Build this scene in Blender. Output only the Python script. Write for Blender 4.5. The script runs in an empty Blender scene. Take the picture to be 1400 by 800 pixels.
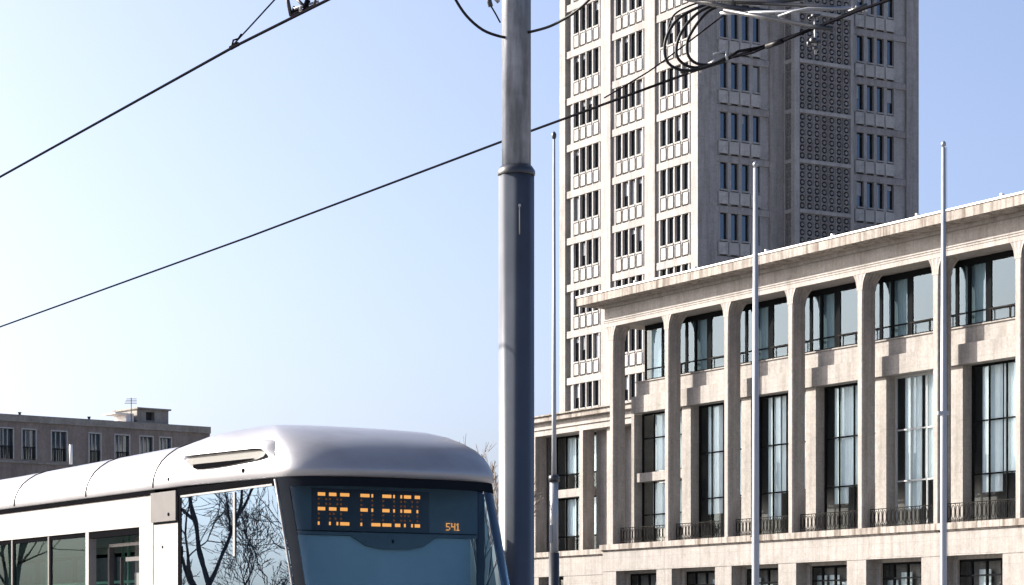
import bpy, math, random
from mathutils import Vector, Matrix
random.seed(7)
PI = math.pi
sc = bpy.context.scene
COL = sc.collection

# ------------------------------------------------------------------ helpers
class MB:
    """collects simple solids and links them as ONE mesh object"""
    def __init__(s): s.v = []; s.f = []; s.sm = []
    def add(s, vs, fs, smooth=False):
        n = len(s.v); s.v += [tuple(v) for v in vs]
        for f in fs: s.f.append(tuple(i + n for i in f)); s.sm.append(smooth)
    def box(s, x0, x1, y0, y1, z0, z1):
        s.add([(x0,y0,z0),(x1,y0,z0),(x1,y1,z0),(x0,y1,z0),(x0,y0,z1),(x1,y0,z1),(x1,y1,z1),(x0,y1,z1)],
              [(0,3,2,1),(4,5,6,7),(0,1,5,4),(1,2,6,5),(2,3,7,6),(3,0,4,7)])
    def loft(s, rings, closed=True, caps=True, smooth=True):
        n = len(rings[0]); vs = [p for r in rings for p in r]; fs = []
        m = n if closed else n - 1
        for j in range(len(rings) - 1):
            for i in range(m):
                a = j*n + i; b = j*n + (i+1) % n
                fs.append((a, b, b + n, a + n))
        s.add(vs, fs, smooth)
        if caps:
            k = len(s.v) - len(vs)
            s.f.append(tuple(k + i for i in reversed(range(n)))); s.sm.append(False)
            s.f.append(tuple(k + (len(rings)-1)*n + i for i in range(n))); s.sm.append(False)
    def tube(s, pts, r, n=8, r2=None, smooth=True, caps=True):
        pts = [Vector(p) for p in pts]; rings = []
        up = Vector((0,0,1)); prev = None
        for i, p in enumerate(pts):
            d = (pts[min(i+1, len(pts)-1)] - pts[max(i-1, 0)]).normalized()
            if prev is None:
                a = d.cross(up)
                if a.length < 1e-3: a = d.cross(Vector((1,0,0)))
            else: a = prev - d * prev.dot(d)
            a.normalize(); prev = a; b = d.cross(a)
            rr = r if r2 is None else r + (r2 - r) * i / (len(pts) - 1)
            rings.append([p + (a*math.cos(2*PI*k/n) + b*math.sin(2*PI*k/n))*rr for k in range(n)])
        s.loft(rings, True, caps, smooth)
    def lathe(s, prof, cx=0, cy=0, n=24, smooth=True):
        s.loft([[(cx + r*math.cos(2*PI*k/n), cy + r*math.sin(2*PI*k/n), z) for k in range(n)] for r, z in prof], True, True, smooth)
    def build(s, name, mat, parent=None, loc=(0,0,0), rz=0.0):
        me = bpy.data.meshes.new(name); me.from_pydata(s.v, [], s.f)
        me.polygons.foreach_set('use_smooth', s.sm)
        me.materials.append(mat); me.update()
        o = bpy.data.objects.new(name, me); COL.objects.link(o)
        o.location = loc; o.rotation_euler = (0,0,rz)
        if parent: o.parent = parent
        return o

def tag(o, label=None, cat=None, group=None, kind=None):
    if label: o['label'] = label
    if cat: o['category'] = cat
    if group: o['group'] = group
    if kind: o['kind'] = kind
    return o
def empty(name, loc, rz=0.0, label=None, cat=None, group=None):
    o = bpy.data.objects.new(name, None); COL.objects.link(o)
    o.empty_display_size = 0.3
    o.location = loc; o.rotation_euler = (0,0,rz)
    return tag(o, label, cat, group)
def kids(o): return [c for c in bpy.data.objects if c.parent == o]
def dup(o, parent=None, loc=None, rz=None):
    c = o.copy(); COL.objects.link(c)
    if parent: c.parent = parent
    if loc is not None: c.location = loc
    if rz is not None: c.rotation_euler = (0,0,rz)
    for ch in kids(o): dup(ch, c)
    return c

F = 3300.0; HZ = 875.0; EYE = 1.6
def W(px, py, Y): return Vector(((px-700)/F*Y, Y, EYE + (HZ-py)/F*Y))

# ------------------------------------------------------------------ materials
def newmat(name):
    m = bpy.data.materials.new(name); m.use_nodes = True
    nt = m.node_tree; b = nt.nodes['Principled BSDF']; return m, nt, b
def N(nt, t, **kw):
    n = nt.nodes.new(t)
    for k, v in kw.items():
        if k in n.inputs: n.inputs[k].default_value = v
        else: setattr(n, k, v)
    return n
def ramp(nt, fac, stops):
    r = nt.nodes.new('ShaderNodeValToRGB'); e = r.color_ramp.elements
    e[0].position, e[0].color = stops[0][0], (*stops[0][1], 1)
    e[1].position, e[1].color = stops[-1][0], (*stops[-1][1], 1)
    for p, c in stops[1:-1]:
        q = e.new(p); q.color = (*c, 1)
    nt.links.new(fac, r.inputs['Fac']); return r.outputs['Color']
def mixc(nt, a, b, fac, mode='MIX'):
    m = nt.nodes.new('ShaderNodeMix'); m.data_type = 'RGBA'; m.blend_type = mode
    for sock, val in ((m.inputs[0], fac), (m.inputs[6], a), (m.inputs[7], b)):
        if hasattr(val, 'links') or hasattr(val, 'is_linked'): nt.links.new(val, sock)
        else: sock.default_value = val if isinstance(val, (int, float)) else (*val, 1)
    return m.outputs[2]

def stone(name, base, var=0.12, stain=0.35, joint=(3.1, 0.62), bump=0.25, scale=1.0, tint=(0.60,0.57,0.54), jd=0.12):
    m, nt, b = newmat(name); L = nt.links
    tc = N(nt, 'ShaderNodeTexCoord'); 
    g = N(nt, 'ShaderNodeNewGeometry')
    # large soft variation
    n1 = N(nt, 'ShaderNodeTexNoise', Scale=0.35*scale, Detail=6.0, Roughness=0.6); L.new(tc.outputs['Object'], n1.inputs['Vector'])
    n2 = N(nt, 'ShaderNodeTexNoise', Scale=7.0*scale, Detail=8.0, Roughness=0.75); L.new(tc.outputs['Object'], n2.inputs['Vector'])
    mp = N(nt, 'ShaderNodeMapping'); mp.inputs['Scale'].default_value = (2.6*scale, 2.6*scale, 0.16*scale)
    L.new(tc.outputs['Object'], mp.inputs['Vector'])
    n3 = N(nt, 'ShaderNodeTexNoise', Scale=1.0, Detail=7.0, Roughness=0.7); L.new(mp.outputs[0], n3.inputs['Vector'])
    lo = tuple(c*(1-var) for c in base); hi = tuple(min(1, c*(1+var)) for c in base)
    c1 = ramp(nt, n1.outputs['Fac'], [(0.3, lo), (0.7, hi)])
    c2 = ramp(nt, n2.outputs['Fac'], [(0.25, (0.62,0.62,0.62)), (0.7, (1.05,1.05,1.05))])
    c3 = ramp(nt, n3.outputs['Fac'], [(0.36, tint), (0.56, (1,1,1))])
    n4 = N(nt, 'ShaderNodeTexNoise', Scale=1.6*scale, Detail=9.0, Roughness=0.8); L.new(tc.outputs['Object'], n4.inputs['Vector'])
    c4 = ramp(nt, n4.outputs['Fac'], [(0.36, (0.66,0.65,0.64)), (0.52, (1,1,1)), (0.68, (1.12,1.12,1.12))])
    c = mixc(nt, c1, c2, 0.9, 'MULTIPLY'); c = mixc(nt, c, c4, 0.45, 'MULTIPLY'); c = mixc(nt, c, c3, min(1, stain*1.9), 'MULTIPLY')
    # cast-panel joints: thin lines on height and along the wall
    sep = N(nt, 'ShaderNodeSeparateXYZ'); L.new(tc.outputs['Object'], sep.inputs[0])
    def line(sock, period, w):
        a = N(nt, 'ShaderNodeMath', operation='DIVIDE'); a.inputs[1].default_value = period; L.new(sock, a.inputs[0])
        f = N(nt, 'ShaderNodeMath', operation='FRACT'); L.new(a.outputs[0], f.inputs[0])
        k = N(nt, 'ShaderNodeMath', operation='LESS_THAN'); k.inputs[1].default_value = w/period; L.new(f.outputs[0], k.inputs[0])
        return k.outputs[0]
    if joint:
        a = line(sep.outputs['Z'], joint[1], 0.03); 
        s_ = N(nt, 'ShaderNodeMath', operation='ADD'); L.new(sep.outputs['X'], s_.inputs[0]); L.new(sep.outputs['Y'], s_.inputs[1])
        d = line(s_.outputs[0], joint[0], 0.035)
        mx = N(nt, 'ShaderNodeMath', operation='MAXIMUM'); L.new(a, mx.inputs[0]); L.new(d, mx.inputs[1])
        ml = N(nt, 'ShaderNodeMath', operation='MULTIPLY'); ml.inputs[1].default_value = jd; L.new(mx.outputs[0], ml.inputs[0])
        c = mixc(nt, c, (0.12,0.11,0.10), ml.outputs[0])
    L.new(c, b.inputs['Base Color']); b.inputs['Roughness'].default_value = 0.88
    b.inputs['Specular IOR Level'].default_value = 0.25
    bp = N(nt, 'ShaderNodeBump', Strength=bump, Distance=0.03); L.new(n2.outputs['Fac'], bp.inputs['Height']); L.new(bp.outputs[0], b.inputs['Normal'])
    return m

def plain(name, col, rough=0.6, metal=0.0, var=0.1, scale=6.0, bump=0.0, coat=0.0, stain=None, cr=0.08, spec=0.5):
    m, nt, b = newmat(name); L = nt.links
    tc = N(nt, 'ShaderNodeTexCoord')
    n = N(nt, 'ShaderNodeTexNoise', Scale=scale, Detail=6.0, Roughness=0.65); L.new(tc.outputs['Object'], n.inputs['Vector'])
    c = ramp(nt, n.outputs['Fac'], [(0.3, tuple(x*(1-var) for x in col)), (0.7, tuple(min(1, x*(1+var)) for x in col))])
    if stain:
        mp = N(nt, 'ShaderNodeMapping'); mp.inputs['Scale'].default_value = stain[0]; L.new(tc.outputs['Object'], mp.inputs['Vector'])
        n2 = N(nt, 'ShaderNodeTexNoise', Scale=1.0, Detail=5.0, Roughness=0.6); L.new(mp.outputs[0], n2.inputs['Vector'])
        s2 = ramp(nt, n2.outputs['Fac'], [(stain[1], (1,1,1)), (stain[2], stain[3])])
        c = mixc(nt, c, s2, 1.0, 'MULTIPLY')
    L.new(c, b.inputs['Base Color'])
    r = N(nt, 'ShaderNodeMapRange'); r.inputs[3].default_value = rough*0.85; r.inputs[4].default_value = min(1, rough*1.15)
    L.new(n.outputs['Fac'], r.inputs[0]); L.new(r.outputs[0], b.inputs['Roughness'])
    b.inputs['Metallic'].default_value = metal
    b.inputs['Coat Weight'].default_value = coat; b.inputs['Coat Roughness'].default_value = cr; b.inputs['Specular IOR Level'].default_value = spec
    if bump:
        bp = N(nt, 'ShaderNodeBump', Strength=bump, Distance=0.01); L.new(n.outputs['Fac'], bp.inputs['Height']); L.new(bp.outputs[0], b.inputs['Normal'])
    return m

def glass(name, tint, refl=0.25, graze=0.75, rough=0.0, wav=0.0, opaque=None, rc=(0.78,0.90,1)):
    """clear or tinted pane: fresnel reflection over tinted see-through (or over an opaque dark interior)"""
    m = bpy.data.materials.new(name); m.use_nodes = True; nt = m.node_tree; nt.nodes.clear(); L = nt.links
    out = N(nt, 'ShaderNodeOutputMaterial')
    gl = N(nt, 'ShaderNodeBsdfGlossy'); gl.inputs['Roughness'].default_value = rough; gl.inputs['Color'].default_value = (*rc,1)
    if opaque:
        tr = N(nt, 'ShaderNodeBsdfDiffuse'); tr.inputs['Color'].default_value = (*opaque, 1)
    else:
        tr = N(nt, 'ShaderNodeBsdfTransparent'); tr.inputs['Color'].default_value = (*tint, 1)
    fr = N(nt, 'ShaderNodeFresnel', IOR=1.5)
    mr = N(nt, 'ShaderNodeMapRange'); mr.inputs[1].default_value = 0.04; mr.inputs[2].default_value = 1.0
    mr.inputs[3].default_value = refl; mr.inputs[4].default_value = graze
    L.new(fr.outputs[0], mr.inputs[0])
    if wav:
        tc = N(nt, 'ShaderNodeTexCoord'); n = N(nt, 'ShaderNodeTexNoise', Scale=0.9, Detail=2.0); L.new(tc.outputs['Object'], n.inputs['Vector'])
        bp = N(nt, 'ShaderNodeBump', Strength=wav, Distance=0.02); L.new(n.outputs['Fac'], bp.inputs['Height']); L.new(bp.outputs[0], gl.inputs['Normal'])
    mx = N(nt, 'ShaderNodeMixShader'); L.new(mr.outputs[0], mx.inputs[0]); L.new(tr.outputs[0], mx.inputs[1]); L.new(gl.outputs[0], mx.inputs[2])
    L.new(mx.outputs[0], out.inputs['Surface']); return m

def emit(name, col, st):
    m = bpy.data.materials.new(name); m.use_nodes = True; nt = m.node_tree; nt.nodes.clear()
    o = N(nt, 'ShaderNodeOutputMaterial'); e = N(nt, 'ShaderNodeEmission'); e.inputs[0].default_value = (*col, 1); e.inputs[1].default_value = st
    nt.links.new(e.outputs[0], o.inputs[0]); return m

S_HALL = stone('hall_concrete', (0.29,0.274,0.256), stain=0.3, joint=(6.24, 1.34), jd=0.3)
S_COL  = stone('column_concrete', (0.33,0.305,0.285), stain=0.35, joint=None)
S_LEDGE = stone('ledge_concrete', (0.31,0.285,0.26), stain=0.75, joint=(3.12, 9), tint=(0.38,0.33,0.29))
S_FRZ  = stone('frieze_concrete', (0.33,0.31,0.29), stain=0.25, joint=(1.56, 0.7), jd=0.25)
S_TOW  = stone('tower_concrete', (0.31,0.297,0.29), stain=0.3, joint=(50, 1.24), jd=0.25)
S_TOWF = stone('tower_frame_concrete', (0.34,0.332,0.325), stain=0.2, joint=None)
S_PAN  = stone('tower_panel_concrete', (0.42,0.412,0.40), stain=0.25, joint=None)
S_GRL  = stone('grille_concrete', (0.25,0.245,0.245), stain=0.3, joint=None)
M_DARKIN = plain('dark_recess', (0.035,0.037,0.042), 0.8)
M_FLASH = plain('roof_flashing', (0.62,0.62,0.60), 0.5, 0.3)
M_FRAME = plain('dark_window_frame', (0.010,0.011,0.012), 0.5, spec=0.0)
M_FRAMEL = plain('pale_window_frame', (0.35,0.36,0.36), 0.5)
M_IRON = plain('wrought_iron', (0.022,0.021,0.020), 0.7, var=0.3, spec=.0)
M_BACK = plain('recess_shade_concrete', (0.10,0.098,0.095), 0.9)  # same concrete darkened, so recess shade is in the colour
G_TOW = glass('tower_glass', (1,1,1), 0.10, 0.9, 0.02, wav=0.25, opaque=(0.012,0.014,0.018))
G_UP  = glass('upper_glass', (0.5,0.58,0.60), 0.05, 0.75, 0.0, wav=0.10, rc=(.6,.78,.95))
G_TALL = glass('tall_glass', (0.90,0.94,0.94), 0.04, 0.6, 0.0, wav=0.12, rc=(.65,.82,.95))
G_FAR = glass('far_glass', (1,1,1), 0.16, 0.9, 0.05, opaque=(0.03,0.045,0.06))
M_CURT = plain('pale_curtain', (0.80,0.86,0.87), 0.9, var=0.05, scale=2)
M_ROOM = plain('room_interior', (0.16,0.15,0.14), 0.9)
M_GALV = plain('galvanised_steel', (0.26,0.275,0.30), 0.4, 0.5, var=0.12, scale=3)
M_FLAG = plain('flagpole_aluminium', (0.30,0.315,0.335), 0.42, 0.2, var=0.06, scale=2)
M_DKPAINT = plain('dark_grey_paint', (0.02,0.022,0.028), 0.35, 0.0, var=0.15, coat=0.2)
M_POLE = plain('traction_pole_paint', (0.045,0.054,0.070), 0.42, 0.0, var=0.12, scale=2.5, coat=0.0, bump=0.03,
               stain=((3.0,3.0,0.5), 0.55, 0.72, (1.7,1.75,1.8)))
M_POLEUP = plain('traction_pole_upper_paint', (0.115,0.126,0.145), 0.5, 0.0, var=0.3, scale=3, coat=0.0, bump=0.06,
               stain=((5.0,5.0,0.9), 0.47, 0.62, (1.9,1.9,1.9)))
M_WIRE = plain('wire_black', (0.008,0.008,0.010), 0.7, 0.0, spec=0.0)
M_CABLE = plain('cable_rubber', (0.008,0.008,0.009), 0.5, spec=.2)
M_TRAM = plain('tram_paint', (0.285,0.285,0.30), 0.36, 0.35, var=0.05, scale=1.5, coat=0.25, cr=.2, stain=((1.2,2.5,6.0), 0.45, 0.75, (0.84,0.83,0.82)))
M_TRAMW = plain('tram_white_paint', (0.265,0.255,0.25), 0.5, 0.0, var=0.05, scale=1.5, coat=0.05, spec=.25, stain=((1.5,1.5,5.0), 0.45, 0.8, (0.86,0.85,0.83)))
M_TRAMG = plain('tram_grey_metal', (0.085,0.08,0.08), 0.5, 0.0, var=0.15, spec=.2)
M_BLACK = plain('tram_black_gloss', (0.012,0.014,0.018), 0.5, 0.0, var=0.1, coat=0.0, spec=0.0)
M_SEAL = plain('rubber_seal', (0.006,0.006,0.007), 0.7, spec=0.0)
M_SCOOP = plain('scoop_inside_shade', (0.085,0.080,0.072), 0.6)  # beige darkened to carry the shading inside the intake
G_WS = glass('windshield_glass', (0.62,0.78,0.84), 0.018, 0.7, rc=(.6,.78,1))
G_SIDE = glass('tram_side_glass', (0.40,0.55,0.52), 0.025, 0.35, wav=0.03, rc=(.55,.75,.85))
G_CAB = glass('tram_cab_glass', (0.22,0.32,0.40), 0.18, 0.8, wav=0.06, rc=(.38,.56,.85))
M_BLIND = plain('sun_blind', (0.37,0.45,0.48), 0.8, var=0.06, scale=2)
M_DISP = plain('display_housing', (0.10,0.125,0.13), 0.5)
M_DISPF = plain('display_screen', (0.03,0.028,0.03), 0.4)
E_LED = emit('led_bright', (1.0, 0.37, 0.09), 0.46)
E_LEDD = emit('led_dim', (1.0, 0.30, 0.06), 0.05)
M_TINT = plain('tram_interior', (0.10,0.11,0.11), 0.7)
M_BRICK = stone('far_facade', (0.26,0.225,0.20), stain=0.3, joint=None, var=0.2, scale=0.6)
M_FARC = stone('far_concrete', (0.30,0.285,0.26), stain=0.3, joint=None)
M_BARK = plain('bare_bark', (0.22,0.18,0.15), 0.9, var=0.25, scale=4)
M_WHITE = plain('white_post_paint', (0.7,0.7,0.7), 0.5)
M_INSUL = plain('insulator_porcelain', (0.36,0.34,0.32), 0.25, coat=0.5)

# ------------------------------------------------------------------ ground
def ground():
    m, nt, b = newmat('pavement'); L = nt.links
    tc = N(nt, 'ShaderNodeTexCoord'); br = N(nt, 'ShaderNodeTexBrick', Scale=1.0)
    br.inputs['Color1'].default_value = (0.28,0.27,0.255,1); br.inputs['Color2'].default_value = (0.22,0.21,0.20,1); br.inputs['Mortar'].default_value = (0.11,0.105,0.10,1)
    L.new(tc.outputs['Object'], br.inputs['Vector']); L.new(br.outputs['Color'], b.inputs['Base Color']); b.inputs['Roughness'].default_value = 0.85
    g = MB(); S = 3000; g.add([(-S,-S,0),(S,-S,0),(S,S,0),(-S,S,0)], [(0,1,2,3)])
    tag(g.build('ground', m), kind='structure')
ground()
MT = plain('track_concrete', (0.14,0.135,0.13), 0.85); MR = plain('rail_steel', (0.35,0.33,0.31), 0.3, 0.9); MA = plain('asphalt', (0.05,0.05,0.052), 0.9, var=0.2)

TA = math.atan2(-.8494, .5277)          # tram heading
def track(loc):
    t = MB(); t.box(-90, 60, -1.6, 1.6, -0.2, 0.004); tag(t.build('tram_track', MT, None, (loc[0],loc[1],0.0), TA), kind='structure')
    r = MB()
    for s in (-1,1): r.box(-90, 60, s*0.7175-0.03, s*0.7175+0.03, -0.1, 0.012)
    tag(r.build('rails', MR, None, (loc[0],loc[1],0.0), TA), kind='structure')
track((-0.94, 21.2)); track((-4.3, 19.1))
rd = MB(); rd.box(-120, 120, -6, 6, -0.2, 0.004); tag(rd.build('road', MA, None, (10,62,0), TA), kind='structure')

# ------------------------------------------------------------------ tower
HT = math.atan2(-.8668, .4986)
tow = empty('office_tower', (13.585, 176.5, 0), HT, 'tall concrete office tower with gridded windows, rising behind the low colonnaded hall', 'tower')
FH = 3.72; BT = 36.8     # storey height, a window head level
levels = list(range(-6, 6))
wl = MB()
TOP = 72.0
wl.box(-19.1, -0.5, 0.5, 13.2, 0, TOP); wl.box(-19.1, -1.28, 13.2, 19.8, 0, TOP)                          # core
for a, b_, y in ((-19.6,-18.75,-0.0),(-13.38,-11.98,0),(-7.14,-5.74,0),(-0.9,0,0)):
    wl.box(a, b_, y, 0.62, 0, TOP)                               # piers on the sunny face
wl.box(-0.52, 0, 0.62, 0.95, 0, TOP); wl.box(-0.52, -0.06, 0.95, 1.74, 0, TOP)
wl.box(-0.52, 0.0, 6.5, 7.7, 0, TOP)
wl.box(-1.4, -0.8, 13.2, 15.0, 0, TOP); wl.box(-1.4, -0.8, 20.1, 21.3, 0, TOP); wl.box(-18.0, -1.3, 19.7, 21.3, 0, TOP)
for k in range(-8, 9):
    z = BT + FH*k
    if z > TOP-0.6: break
    for a, b_ in ((-18.75,-13.38),(-11.98,-7.14),(-5.74,-0.9)): wl.box(a, b_, 0.10, 0.52, z, z+0.55)
    wl.box(-0.52, -0.08, 1.74, 6.5, z, z+0.5)
    wl.box(-1.31, -0.88, 15.0, 20.1, z, z+0.5)
tw = wl.build('wall', S_TOW, tow)

def bay_window(Wd, mw):
    """four-light bay: x 0..Wd, depth +y, z 0..3.17"""
    st = (Wd - 4*0.98)/2 if mw < .2 else .19
    f = MB(); bk = MB()
    for i in range(5):
        c = st + 0.98*i; f.box(c-mw/2, c+mw/2, 0.14, 0.44, 0.0, 3.17)
    f.box(0, st-mw/2, 0.22, 0.46, 0.0, 3.17); f.box(st+3.92+mw/2, Wd, 0.22, 0.46, 0.0, 3.17)
    for i in range(4):
        a = st + 0.98*i + mw/2; b_ = a + 0.98 - mw
        f.box(a, b_, 0.08, 0.445, 1.08, 1.20)
        bk.box(a, b_, 0.36, 0.455, 0.0, 1.08)  # darker strip stands in for the mullion's shadow beside each panel
    g = MB()
    for i in range(4):
        a = st + 0.98*i + mw/2; b_ = a + 0.98 - mw
        g.add([(a,0.40,1.20),(b_,0.40,1.20),(b_,0.40,3.17),(a,0.40,3.17)], [(0,1,2,3)])
    p = MB()
    for i in range(4):
        a = st + 0.98*i + mw/2; b_ = a + 0.98 - mw
        x0 = a+0.26; x1 = b_+0.02
        if mw < .2: p.box(x0, x1, 0.06, 0.35, 0.12, 1.0)
        else: p.box(a-mw+.10, b_-.02, 0.04, 0.138, 0.10, 1.0)
    fr = MB()
    for i in range(4):
        a = st + 0.98*i + mw/2; b_ = a + 0.98 - mw
        fr.box(a, a+0.05, 0.365, 0.395, 1.20, 3.17); fr.box(b_-0.05, b_, 0.365, 0.395, 1.20, 3.17)
        fr.box(a+0.05, b_-0.05, 0.365, 0.395, 3.10, 3.17); fr.box(a+0.05, b_-0.05, 0.365, 0.395, 1.20, 1.26)
    return f, g, p, fr, bk
def make_bay(Wd, mw):
    f, g, p, fr, bk = bay_window(Wd, mw)
    w = f.build('window', S_TOWF, tow); g.build('pane', G_TOW, w); fr.build('sash', M_FRAME, w); p.build('spandrel_panel', S_PAN, w); bk.build('recess_shade_backing', M_BACK, w)
    return w
protoL = make_bay(4.84, 0.15); protoR = make_bay(4.76, 0.32); protoQ = make_bay(5.1, 0.32)
usedL = usedR = usedQ = False
blinds = plain('window_blind', (0.45,0.47,0.5), 0.8)
for k in levels:
    z = BT + FH*k - 3.17
    for x in (-18.22, -11.98, -5.74):
        if k < -4 and x > -18: pass
        if not usedL: protoL.location = (x, 0.0, z); usedL = True
        else: dup(protoL, tow, (x, 0.0, z))
    if k >= -3:
        if not usedR: protoR.location = (-0.0, 1.74, z); protoR.rotation_euler = (0,0,PI/2); usedR = True
        else: dup(protoR, tow, (-0.0, 1.74, z), PI/2)
        if not usedQ: protoQ.location = (-0.8, 15.0, z); protoQ.rotation_euler = (0,0,PI/2); usedQ = True
        else: dup(protoQ, tow, (-0.8, 15.0, z), PI/2)

rb = random.Random(3)
M_BL = plain('tower_blind', (0.30,0.32,0.34), 0.8); 
for wobj in [o for o in kids(tow) if o.name.startswith('window')]:
    right = wobj.rotation_euler.z > 1; mwv = .32 if right else .15
    Wd = 5.1 if (right and wobj.location.y > 10) else (4.76 if right else 4.84)
    m = MB(); st = .19 if right else (Wd-3.92)/2
    for i in range(4):
        if rb.random() < (.30 if not right else .28 + (.45 if (Wd > 5 and wobj.location.z < 34.5) else 0)):
            a = st+.98*i+mwv/2+.06; b_ = a+.98-mwv-.12; dz = rb.choice([.35,.6,1.0,1.85,1.85])
            if rb.random() < .5: b_ = a+(b_-a)*.45
            m = MB(); m.box(a, b_, .385, .398, 3.09-dz, 3.09); m.build('blind', M_BL, wobj)
# pierced screen in front of the stairs: one panel per storey, front and return
def screen(y0, y1, n, h):
    """pierced panel in x(0..len) , y thickness, z 0..h"""
    s = MB(); Ln = y1-y0; cw = Ln/n; rows = 6; rh = h/rows
    for i in range(n+1):
        w_ = 0.09 if i in (0, n, 2, 5) else 0.05
        s.box(i*cw-w_/2, i*cw+w_/2, 0.0, 0.20, 0, h)
    for j in range(rows+1): s.box(0, Ln, 0.04, 0.18, j*rh-0.03, j*rh+0.03)
    ro = min(cw, rh)*0.43; K = 16
    for i in range(n):
        for j in range(rows):
            cx = (i+.5)*cw; cz = (j+.5)*rh; vs = []
            for y in (0.09, 0.16):
                for q in range(K):
                    a = 2*PI*(q+.5)/K; c, d = math.cos(a), math.sin(a); m = max(abs(c), abs(d))
                    vs.append((cx + ro*c, y, cz + ro*d)); vs.append((cx + c/m*cw*.5, y, cz + d/m*rh*.5))
            fs = []
            for q in range(K):
                a0 = 2*q; b0 = 2*((q+1) % K)
                fs += [(a0, b0, b0+1, a0+1), (a0, 2*K+a0, 2*K+b0, b0)]
            s.add(vs, fs)
            rd_ = ro*0.52
            s.loft([[(cx + r*math.cos(2*PI*q/8), y, cz + r*math.sin(2*PI*q/8)) for q in range(8)] for r, y in ((rd_,0.15),(rd_,0.07))], True, True, False)
            s.box(cx-ro, cx+ro, .13, .15, cz-.02, cz+.02)
    return s
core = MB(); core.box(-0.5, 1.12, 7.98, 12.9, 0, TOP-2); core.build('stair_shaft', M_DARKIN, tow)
fr = MB()
fr.box(1.0, 1.42, 7.7, 8.15, 0, TOP); fr.box(0.9, 1.42, 12.95, 13.2, 0, TOP); fr.box(0.0, 0.2, 7.72, 7.9, 0, TOP)
for k in range(-8, 9):
    z = BT + FH*k + 0.3
    fr.box(1.05, 1.46, 8.15, 12.95, z, z+0.27); fr.box(0.2, 1.05, 7.68, 7.98, z, z+0.27)
fr.build('stair_frame', S_TOWF, tow)
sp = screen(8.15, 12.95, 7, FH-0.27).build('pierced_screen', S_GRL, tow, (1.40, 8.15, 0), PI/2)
sr = screen(0, 0.85, 2, FH-0.27).build('pierced_screen_return', S_GRL, tow, (0.2, 7.73, 0), 0)
first = True
for k in range(-3, 5):
    z = BT + FH*k + 0.57
    if first: sp.location.z = z; sr.location.z = z; first = False
    else: dup(sp, tow, (1.40, 8.15, z), PI/2); dup(sr, tow, (0.2, 7.73, z))

# ------------------------------------------------------------------ colonnaded hall
HO = (18.56, 129.8, 0)
hall = empty('town_hall', HO, HT, 'pale concrete hall with tall slim columns and long flat cornice, in front of the tower', 'building')
K0, K1 = -4, 4; P = 6.24
XL = -25.55; XR = K1*P + 3.0
# plinth storey with window openings
pl = MB()
pl.box(XL-0.2, XR, 0.0, 1.6, 5.98, 7.2)
gw = []
for k in range(K0, K1+1):
    a = k*P + 0.77; b_ = k*P + 5.35
    pl.box(k*P-0.89 if k > K0 else XL-0.2, a, 0.0, 1.6, 0, 5.98)
    gw.append((a, b_))
pl.box(XL, XR, 1.62, 16, 0, 7.2); 
pl.box(XL-0.17, XR, -0.03, -0.002, 5.90, 5.97)
pl.build('ground_floor_wall', S_HALL, hall)
lg = MB(); lg.box(XL-0.35, XR, -0.16, 3.0, 7.24, 7.58); lg.box(XL-0.3, XR, -0.06, 2.9, 7.16, 7.24); lg.build('ledge', S_LEDGE, hall)
# floor above ledge, rear body, roof
bd = MB(); bd.box(-23.0, XR, 3.4, 16, 7.6, 21.3); bd.build('rear_wall', M_ROOM, hall)
ends = MB(); 
ends.box(-24.76, -24.5, 1.5, 3.4, 7.6, 15.8)
ends.build('end_wall', S_HALL, hall)
en = MB()
en.box(XL, XR, 0.02, 1.62, 21.23, 22.62)
en.box(XL-0.04, XR, -0.02, 0.02, 21.23, 21.5); en.box(XL-0.05, XR, -0.05, -0.02, 21.5, 21.58); en.box(XL-0.05, XR, -0.09, -0.05, 21.62, 21.70)
en.box(XL-0.04, XR, -0.05, 0.02, 21.58, 21.72)
en.box(XL-0.06, XR, -0.12, 0.02, 22.42, 22.62)
en.build('entablature', S_FRZ, hall)
so = MB(); so.box(XL, XR, 1.62, 16, 21.3, 22.6); so.build('ceiling_slab', S_FRZ, hall)
co = MB()
co.box(XL-1.3, XR, -1.26, 16.5, 22.66, 23.17); co.box(XL-1.2, XR, -1.16, 16.4, 22.62, 22.66)
co.build('cornice', S_LEDGE, hall)
fl = MB(); fl.box(XL-1.34, XR, -1.32, 16.5, 23.18, 23.27); 
for i in range(7): 
    x = -20 + i*6.6 + random.uniform(-.5,.5); fl.box(x, x+0.12, -1.30, -1.1, 23.27, 23.42)
fl.build('roof_edge', M_FLASH, hall)

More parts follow.
